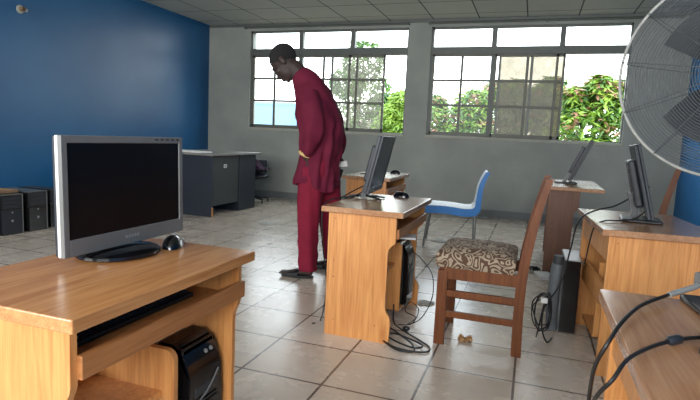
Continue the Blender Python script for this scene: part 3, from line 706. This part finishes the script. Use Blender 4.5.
bm = BM(); lathe(bm, [(.0, 0), (.055, .004), (.078, 0), (.078, -.006), (0, -.008)], 32, Matrix.Translation((0, .235, FZ)) @ Matrix.Rotation(-PI/2, 4, 'X')); build('centre_badge', bm, 'silver', root, smooth=True)
bm = BM(); lathe(bm, [(.0, .0), (.05, 0), (.055, -.05), (.0, -.06)], 24, Matrix.Translation((0, .19, FZ)) @ Matrix.Rotation(-PI/2, 4, 'X')); hb = build('blade_hub', bm, 'bladed', root, smooth=True)
for k in range(3):
    bm = BM(); a0 = 2*PI*k/3+PI; V = []
    for i in range(9):
        r = .05+.18*i/8; V.append([])
        for j in range(9):
            a = a0+(j/8-.5)*(1.25-.25*i/8)-.1*i/8; V[-1].append(bm.verts.new((r*math.cos(a), .165+(j/8-.5)*.065*(1-.3*i/8), FZ+r*math.sin(a))))
    for i in range(8):
        for j in range(8): bm.faces.new((V[i][j], V[i+1][j], V[i+1][j+1], V[i][j+1]))
    bmesh.ops.solidify(bm, geom=bm.faces[:], thickness=.002); build('fan_blade', bm, 'bladed', root, smooth=True)
bm = BM(); lathe(bm, [(.0, .16), (.05, .155), (.075, .12), (.08, .02), (.07, 0), (0, 0)], 28, Matrix.Translation((0, .075, FZ)) @ Matrix.Rotation(PI/2, 4, 'X')); build('motor', bm, 'charcoal', root, smooth=True)
bm = BM(); tube(bm, [(0, 0, .02), (0, 0, FZ-.05)], .017, 14); build('pole', bm, 'steel', root, smooth=True)
bm = BM(); lathe(bm, [(.20, 0), (.21, .01), (.20, .025), (.05, .04), (.03, .07), (0, .07)], 36); build('base', bm, 'charcoal', root, smooth=True)

# ------------------------------------------------------------------ cables
def cable(name, pts, r, label, k=8, mt='cable', cat='cable'):
    bm = BM(); tube(bm, smooth_path(pts, k), r, 7); return tag(build(name, bm, mt, None, smooth=True), label, cat)
cable('monitor_cable', [(.60, 3.165, .90), (.52, 3.13, .845), (.433, 3.10, .79), (.345, 3.06, .765), (.262, 3.06, .70), (.235, 3.08, .53), (.20, 3.06, .34), (.13, 3.05, .20), (.125, 3.05, .08), (.155, 3.02, .012), (.185, 3.10, .010)], .0045, 'black cable drooping from the right-hand monitor down the left of the desk')
cable('monitor_cable', [(.585, 3.03, .80), (.52, 3.0, .745), (.44, 2.97, .729), (.375, 2.93, .728), (.325, 2.90, .70), (.312, 2.95, .60), (.305, 3.0, .48), (.30, 3.1, .468)], .0038, 'black cable from the foot of the right-hand monitor over the desk edge')
rr = random.Random(3)
for q, (lab) in enumerate(['tangled black cable loops hanging by the grey pipe, outermost loop', 'tangled black cable loops hanging by the grey pipe, inner loop']):
    pts = []
    for i in range(16):
        t = i/15*2*PI*2.2; pts.append((.120+.045*math.cos(t)+rr.uniform(-.012, .012), 3.11+.02*math.sin(t*.7+q), .15+.11*math.sin(t)*(1-.2*q)+rr.uniform(-.01, .01)))
    pts.append((.10, 3.08, .008)); cable('cable_tangle', pts, .0035, lab)
bm = BM(); box(bm, -.018, .018, -.012, .012, -.014, .014, .004); tag(build('cable_tag', bm, 'paper', None, loc=(.125, 3.055, .235)), 'small white tag on the cables by the grey pipe', 'tag')

A_ = cable('power_cable', [(.45, 1.56, .765), (.411, 1.52, .752), (.337, 1.453, .738), (.263, 1.346, .732), (.205, 1.20, .732), (.172, 1.12, .712), (.155, 1.14, .65), (.158, 1.20, .56), (.165, 1.25, .45), (.16, 1.3, .2), (.10, 1.3, .008)], .0044, 'thick black cable with a silver plug arching over the right foreground desk')
bm = BM(); P_ = smooth_path([(.425, 1.532, .757), (.411, 1.52, .752), (.375, 1.488, .745), (.347, 1.462, .740)], 4); tube(bm, P_, .0072, 12)
for p in P_[::2]: pass
o = build('silver_plug', bm, 'silver', A_, smooth=True); o['label'] = 'silver ribbed plug'
bm = BM(); box(bm, -.022, .022, -.016, .016, -.010, .022, .004, Matrix.Translation((.445, 1.553, .765)) @ Matrix.Rotation(.7, 4, 'Z')); build('connector_shell', bm, 'silverd', A_)
B_ = cable('power_cable', [(.50, 1.19, .730), (.40, 1.20, .730), (.341, 1.178, .730), (.288, 1.136, .730), (.233, 1.071, .730), (.185, .995, .728), (.158, .95, .705), (.142, .98, .66), (.145, 1.07, .58), (.15, 1.14, .4), (.12, 1.2, .1), (.06, 1.2, .008)], .0038, 'black cable with a ferrite bead lying across the right foreground desk')
bm = BM(); tube(bm, [(.302, 1.148, .731), (.297, 1.144, .731), (.279, 1.127, .731), (.274, 1.122, .731)], [.006, .0095, .0095, .006], 14); build('ferrite_bead', bm, 'charcoal', B_, smooth=True)
bm = BM(); box(bm, -.03, .03, -.055, .055, 0, .032, .006); ad = build('power_adapter', bm, 'charcoal', None, loc=(.365, 1.135, .7205), rot=(0, 0, -.35)); tag(ad, 'dark grey power adapter on the right foreground desk', 'adapter')

cable('floor_cable', [(-.72, 3.00, .10), (-.70, 2.95, .006), (-.61, 2.84, .006), (-.50, 2.74, .006), (-.435, 2.67, .006), (-.44, 2.60, .006), (-.52, 2.575, .006), (-.62, 2.60, .006), (-.70, 2.70, .006), (-.66, 2.78, .006), (-.56, 2.74, .006), (-.47, 2.66, .013), (-.50, 2.61, .013), (-.60, 2.66, .006), (-.70, 2.74, .006)], .0048, 'looped black cable on the floor at the foot of the central desk')
cable('floor_cable', [(-.70, 2.86, .006), (-.60, 2.74, .014), (-.53, 2.66, .014), (-.50, 2.58, .006), (-.58, 2.56, .006), (-.68, 2.63, .014)], .0048, 'second smaller black cable loop on the floor by the central desk')
bm = BM(); ball(bm, (0, 0, .016), (.022, .016, .015), 12, 8); tag(build('plug', bm, 'black', None, smooth=True, loc=(-.605, 2.86, .0)), 'black plug lying among the cable loops by the central desk', 'plug')
cable('thin_cable', [(-.66, 3.17, .40), (-.60, 3.14, .37), (-.52, 3.12, .28), (-.50, 3.05, .16), (-.55, 3.0, .04), (-.62, 2.96, .005), (-.60, 3.10, .005), (-.66, 3.06, .05), (-.62, 3.0, .13), (-.57, 3.02, .08), (-.60, 2.98, .005), (-.67, 2.93, .005)], .0028, 'thin black cable drooping from the tower in the central desk')
cable('monitor_cable', [(-.96, 3.06, .80), (-1.00, 2.96, .77), (-1.045, 2.88, .735), (-1.09, 2.82, .722), (-1.12, 2.78, .66), (-1.115, 2.8, .45), (-1.10, 2.85, .2), (-1.11, 2.80, .006), (-1.13, 2.72, .006)], .0038, 'black cable from the central monitor over the left desk edge')
cable('monitor_cable', [(-.95, 3.18, .79), (-.985, 3.05, .75), (-1.01, 2.96, .727), (-1.05, 2.95, .724)], .0035, 'short black cable behind the foot of the central monitor')

# litter and papers on the floor
def crumple(loc, size, label, mt, seed, cat='litter', name='crumpled_wrapper'):
    r = random.Random(seed); bm = BM(); n = 8; V = []
    for i in range(n+1):
        V.append([bm.verts.new(((i/n-.5)*size[0]+r.uniform(-1, 1)*size[0]*.05, (j/n-.5)*size[1]+r.uniform(-1, 1)*size[1]*.05, r.uniform(.0, 1)*size[2]+.002)) for j in range(n+1)])
    for i in range(n):
        for j in range(n): bm.faces.new((V[i][j], V[i+1][j], V[i+1][j+1], V[i][j+1]))
    bmesh.ops.solidify(bm, geom=bm.faces[:], thickness=.0012)
    o = build(name, bm, mt, None, loc=loc, rot=(0, 0, r.uniform(-.6, .6))); zmin = min(v.co.z for v in o.data.vertices); o.location.z = -zmin+.0005
    return tag(o, label, cat)
crumple((-.272, 2.862, 0), (.075, .06, .03), 'crumpled tan snack wrapper on the floor under the wooden chair', 'tan', 1)
crumple((-2.95, 5.60, 0), (.16, .20, .012), 'flat scrap of white paper on the floor left of the man', 'paper', 2, name='paper_scrap')
crumple((-.88, 5.68, 0), (.16, .16, .012), 'scrap of white paper on the floor below the blue chair', 'paper', 3, name='paper_scrap')
crumple((-.66, 7.85, 0), (.22, .14, .015), 'small pale scrap on the floor at the foot of the far wall', 'paper', 4, name='paper_scrap')
crumple((-.60, 3.42, 0), (.10, .10, .012), 'white scrap on the floor behind the central desk tower', 'paper', 5, name='paper_scrap')
crumple((.09, 4.77, 0), (.10, .06, .05), 'crumpled black cloth scrap at the foot of the reddish-brown desk', 'black', 6, name='cloth_scrap')
# white book-like pad sticking out of the central desk's tray
bm = BM(); box(bm, -.05, .05, -.07, .07, 0, .012, .002); tag(build('notepad', bm, 'white', None, loc=(-.665, 3.02, .513), rot=(0, 0, .2)), 'small white notepad on the shelf of the central desk', 'notepad')

# lamp holder on the blue wall
root = empty('wall_lamp_holder', (XL, 4.42, 2.31), 0, 'round pale lamp holder high on the blue wall', 'lamp holder')
RY = Matrix.Rotation(PI/2, 4, 'Y')
bm = BM(); lathe(bm, [(.045, 0), (.045, .012), (.03, .02), (0, .02)], 24, RY); build('back_plate', bm, 'sill', root, smooth=True)
bm = BM(); lathe(bm, [(.024, .018), (.026, .06), (.020, .065), (.018, .03), (0, .03)], 24, RY); build('socket', bm, 'card', root, smooth=True)
bm = BM(); tube(bm, [(.01, .045, .0), (.02, .075, .0)], .018, 12); build('side_socket', bm, 'white', root, smooth=True)

# ------------------------------------------------------------------ the man
PX, PY = -1.60, 3.75
man = empty('person', (PX, PY, 0), 0, 'man in a maroon tunic and trousers standing with his head bowed', 'person')
def L3(x, y, z): return (x-PX, y-PY, z)
def limb(bm, pts, seg=14):
    """pts: (x,y,z,ra,rb) world; ra across Y, rb along the other"""
    P_ = [Vector(L3(*p[:3])) for p in pts]
    n_ = 4; Q = smooth_path(P_, n_); R_ = []
    for i in range(len(Q)):
        t = i/n_; a = min(int(t), len(pts)-2); u = t-a
        R_.append((pts[a][3]*(1-u)+pts[a+1][3]*u, pts[a][4]*(1-u)+pts[a+1][4]*u))
    tube(bm, Q, R_, seg, flat=(0, 1, 0))
def finger(bm, base, d, bend, lens, r):
    p = Vector(base); d = Vector(d).normalized(); b = Vector(bend).normalized(); pts = [p.copy()]; ang = 0
    for l in lens:
        dd = (d*math.cos(ang)+b*math.sin(ang)); p = p+dd*l; pts.append(p.copy()); ang += .5
    Q = smooth_path(pts, 3); tube(bm, [L3(*q) for q in Q], [r*(1-.3*i/len(Q)) for i in range(len(Q))], 8)
    ball(bm, L3(*pts[-1]), r*.72, 8, 6)
bm = BM()
# torso, neck
limb(bm, [(-1.565, 3.77, .88, .13, .10), (-1.55, 3.77, 1.05, .125, .105), (-1.575, 3.77, 1.22, .135, .11), (-1.63, 3.77, 1.35, .125, .09), (-1.68, 3.77, 1.43, .085, .070), (-1.755, 3.77, 1.55, .062, .068), (-1.81, 3.77, 1.60, .062, .072)])
# head: bowed profile facing -X, tilted forward
RT = Matrix.Rotation(math.radians(-50), 4, 'Y')          # pitch the face down
hc = Vector(L3(-1.882, 3.77, 1.642)); HS = 1.13
RT = RT @ Matrix.Scale(HS, 4)
def HP(x, y, z): return hc+RT @ Vector((x, y, z))
ball(bm, HP(.008, 0, .03), (.098, .078, .092), 28, 18, RT)          # skull
ball(bm, HP(-.035, 0, -.035), (.062, .062, .085), 24, 16, RT)        # face
ball(bm, HP(-.045, 0, -.09), (.036, .040, .030), 18, 12, RT)        # jaw / chin
ball(bm, HP(-.074, 0, -.103), (.016, .022, .014), 14, 10, RT)        # chin tip
ball(bm, HP(-.084, 0, .022), (.018, .050, .013), 14, 10, RT)         # brow
tube(bm, [HP(-.090, 0, .012), HP(-.104, 0, -.02), HP(-.114, 0, -.038)], [.008, .010, .013], 10); ball(bm, HP(-.106, 0, -.043), (.014, .020, .011), 12, 8, RT)
ball(bm, HP(-.092, 0, -.068), (.015, .024, .007), 12, 8, RT); ball(bm, HP(-.091, 0, -.080), (.014, .022, .008), 12, 8, RT)   # lips
for s_ in (-1, 1):
    ball(bm, HP(.012, s_*.078, -.012), (.020, .010, .032), 14, 10, RT)  # ears
    ball(bm, HP(-.060, s_*.045, -.022), (.026, .020, .020), 12, 8, RT)  # cheekbones
limb(bm, [(-1.74, 3.77, 1.54, .060, .064), (-1.81, 3.77, 1.60, .062, .066), (-1.87, 3.77, 1.63, .06, .06)])
# legs and feet
for (hx, hy, kx, ky, ax, ay, tilt_) in ((-1.555, 3.69, -1.575, 3.64, -1.565, 3.62, 0), (-1.535, 3.86, -1.515, 3.89, -1.49, 3.955, 0)):
    limb(bm, [(hx, hy, .90, .085, .09), (kx, ky, .50, .060, .062), (kx, ky, .42, .055, .056), (ax, ay, .12, .036, .040), (ax, ay, .06, .036, .042)])
    limb(bm, [(ax+.045, ay, .045, .030, .028), (ax, ay-.003, .052, .036, .034), (ax-.08, ay-.012, .042, .042, .024), (ax-.15, ay-.02, .032, .045, .014), (ax-.185, ay-.022, .028, .040, .010)])
    for k, (l_) in enumerate((.030, .027, .024, .021, .018)):
        yy = ay-.022+(k-2)*.0185*(-1 if ay < 3.8 else 1); limb(bm, [(ax-.17, yy, .030, .009, .009), (ax-.19-l_*.5, yy, .029, .009, .009), (ax-.19-l_, yy, .026, .007, .007)], 8)
# near arm: bent a little, hand going into the side pocket
limb(bm, [(-1.625, 3.655, 1.37, .048, .048), (-1.56, 3.59, 1.26, .046, .046), (-1.53, 3.568, 1.13, .040, .042), (-1.575, 3.577, 1.02, .034, .036), (-1.605, 3.60, .945, .024, .028)])
limb(bm, [(-1.60, 3.60, .95, .022, .028), (-1.605, 3.635, .905, .020, .036), (-1.605, 3.66, .865, .018, .034)])
for k, l_ in enumerate((.062, .070, .066, .052)): finger(bm, (-1.632+k*.018, 3.665, .872), (-.25+k*.09, .08, -1), (.4, .8, -.2), (l_*.45, l_*.32, l_*.25), .0085)
finger(bm, (-1.632, 3.645, .915), (-.75, .1, -.7), (.2, .3, -1), (.03, .026), .0095)
# far arm: hand behind the hip holding a phone and wallet
limb(bm, [(-1.625, 3.885, 1.37, .048, .048), (-1.55, 3.95, 1.26, .046, .046), (-1.50, 3.98, 1.13, .040, .042), (-1.475, 3.97, 1.02, .034, .036), (-1.475, 3.95, .935, .024, .028)])
limb(bm, [(-1.475, 3.952, .94, .022, .026), (-1.472, 3.945, .905, .018, .038), (-1.47, 3.935, .875, .017, .038)])
for k, l_ in enumerate((.066, .074, .070, .056)): finger(bm, (-1.498+k*.019, 3.93, .878), (0, -.15, -1), (.1, -1, .1), (l_*.42, l_*.33, l_*.25), .0085)
finger(bm, (-1.437, 3.94, .915), (.55, -.45, -.8), (-.2, -1, -.3), (.032, .028), .0095)
body = remesh('body', bm, 'skin', man, .0055, 3)
# hair cap and eyes
bm = BM(); ball(bm, HP(.012, 0, .033), (.1005, .081, .0945), 28, 18, RT)
nrm = RT @ Vector((-.55, 0, -.83))
bmesh.ops.bisect_plane(bm, geom=bm.verts[:]+bm.edges[:]+bm.faces[:], plane_co=HP(-.045, 0, .03), plane_no=nrm, clear_outer=True)
build('hair', bm, 'hair', man, smooth=True)
for s_ in (-1, 1):
    bm = BM(); ball(bm, HP(-.083, s_*.030, .000), (.009, .012, .006), 12, 8, RT); build('eye', bm, 'charcoal', man, smooth=True)
# tunic
bm = BM()
limb(bm, [(-1.585, 3.77, .700, .19, .185), (-1.57, 3.77, .80, .180, .165), (-1.565, 3.77, .88, .172, .150), (-1.55, 3.77, 1.0, .168, .155), (-1.56, 3.77, 1.15, .175, .170), (-1.60, 3.77, 1.28, .185, .160), (-1.635, 3.77, 1.385, .165, .140), (-1.685, 3.77, 1.475, .105, .112), (-1.755, 3.77, 1.555, .074, .080)], 28)
limb(bm, [(-1.62, 3.64, 1.385, .075, .080), (-1.56, 3.58, 1.27, .066, .085), (-1.53, 3.565, 1.12, .060, .082), (-1.575, 3.575, 1.01, .052, .066), (-1.605, 3.60, .950, .044, .054)], 18)
limb(bm, [(-1.62, 3.90, 1.385, .075, .080), (-1.545, 3.96, 1.27, .066, .075), (-1.50, 3.975, 1.12, .056, .066), (-1.48, 3.97, 1.02, .050, .058), (-1.475, 3.955, .955, .044, .050)], 18)
tun = remesh('tunic', bm, 'maroon', man, .010, 5)
for v in tun.data.vertices:            # folds hanging down the cloth
    a = math.atan2(v.co.y, v.co.x-.05); z = v.co.z
    k = max(0, min(1, (1.38-z)/.3)); fl = .009*k*math.sin(a*7+z*6)+.006*k*math.sin(a*13-z*9)+.006*math.sin(z*34+a*3)*(1 if z > .9 else .3)
    d = Vector((v.co.x-.05, v.co.y, 0)); d = d.normalized() if d.length > .01 else d
    v.co += d*fl
    if z < .74: v.co.z += .022*math.sin(a*3+.8)
for (p0, p1, rr_) in (((-1.598, 3.595, .966), (-1.608, 3.601, .947), (.047, .057)),):
    bm = BM(); tube(bm, [L3(*p0), L3(*p1)], [rr_, rr_], 20, flat=(0, 1, 0)); o = build('cuff_trim', bm, 'gold', man, smooth=True); o['label'] = 'gold embroidered cuff edge'
bm = BM()
for k in range(9): ball(bm, L3(-1.778+.004*k, 3.768, 1.40-.03*k), .0045, 8, 6)
build('placket_trim', bm, 'gold', man)
# trousers
bm = BM()
limb(bm, [(-1.545, 3.77, .95, .15, .125), (-1.545, 3.77, .82, .165, .135), (-1.55, 3.77, .74, .15, .12)], 24)
limb(bm, [(-1.575, 3.70, .84, .10, .115), (-1.585, 3.665, .60, .093, .100), (-1.580, 3.645, .38, .084, .082), (-1.568, 3.63, .16, .074, .074), (-1.562, 3.625, .055, .072, .073)], 20)
limb(bm, [(-1.535, 3.85, .84, .10, .115), (-1.515, 3.88, .60, .092, .105), (-1.50, 3.92, .38, .084, .092), (-1.485, 3.95, .17, .072, .082), (-1.48, 3.955, .09, .070, .078)], 20)
tr = remesh('trousers', bm, 'maroond', man, .010, 4)
for v in tr.data.vertices:
    z = v.co.z; c = Vector((.02, -.1 if v.co.y < 0.03 else .14, 0)); a = math.atan2(v.co.y-c.y, v.co.x-c.x); k = .5+.5*max(0, .5-z)
    d = Vector((v.co.x-c.x, v.co.y-c.y, 0)).normalized(); v.co += d*(.006*math.sin(a*6+z*5)*k+.004*math.sin(z*45+a*2)*(1 if z < .3 else .25))
# sandals
for (ax, ay) in ((-1.565, 3.62), (-1.49, 3.955)):
    sd = empty('sandal', (0, 0, 0)); sd.parent = man
    bm = BM(); cx = ax-.075; out = [(cx+.13*math.cos(t), ay-.012+(.043+.008*math.cos(t+PI))*math.sin(t)-.01*(-math.cos(t))) for t in [2*PI*i/28 for i in range(28)]]
    prism(bm, [(x-PX, y-PY) for x, y in out], 'Z', .002, .020); build('sandal_sole', bm, 'sole', sd, smooth=True)
    for (dx, w__, hh) in ((-.125, .030, .050), (-.07, .030, .068)):
        bm = BM(); P_ = [(ax+dx+.02*math.cos(t)-PX, ay-.016+.052*math.cos(t)-PY, .014+hh*.82*math.sin(t)) for t in [PI*i/12 for i in range(13)]]
        tube(bm, P_, (.0035, w__*.6), 10, flat=(0, 0, 1) if False else None)
        bm.free(); bm = BM(); V = []
        for t in [PI*i/14 for i in range(15)]:
            c_, s_ = math.cos(t), math.sin(t); V.append([bm.verts.new((ax+dx+q*w__+.012*c_-PX, ay-.016+(.050)*c_-PY, .014+hh*.8*(s_**.7)*(1 - (.18 if q < 0 else -.05)))) for q in (-1, -.3, .3, 1)])
        for A, B in zip(V, V[1:]):
            for q in range(3): bm.faces.new((A[q], A[q+1], B[q+1], B[q]))
        bmesh.ops.solidify(bm, geom=bm.faces[:], thickness=.004); build('sandal_strap', bm, 'leather', sd, smooth=True)
# what he holds
bm = BM(); box(bm, -.062, .062, -.005, .005, -.022, .022, .002); 
ph = build('folded_paper', bm, 'paper', None, loc=(-1.435, 3.885, .872), rot=(.2, math.radians(-8), .1)); tag(ph, 'folded white paper in the hand of the man, behind his hip', 'paper')
bm = BM(); box(bm, -.045, .045, -.007, .007, -.045, .035, .004); 
wl = build('wallet', bm, 'leather', None, loc=(-1.452, 3.885, .812), rot=(.1, math.radians(20), .1)); tag(wl, 'black wallet held under the white paper by the man', 'wallet')

# groups of like things
GR = {'computer_desk': 'computer desks about the room', 'computer_monitor': 'computer monitors on the desks', 'computer_mouse': 'computer mice on the desks', 'computer_tower': 'tower computers', 'mango_tree': 'trees outside the windows', 'paper_scrap': 'paper scraps on the floor', 'dining_chair': 'wooden chairs with patterned seats', 'paper_stack': 'papers on the charcoal desk', 'power_cable': 'thick cables on the right foreground desk', 'floor_cable': 'cables on the floor by the central desk', 'cable_tangle': 'cable tangle by the grey pipe', 'building': 'buildings outside'}
for o in bpy.data.objects:
    if o.parent is None and o.get('label'):
        k = o.name.split('.')[0]
        if k in GR: o['group'] = GR[k]
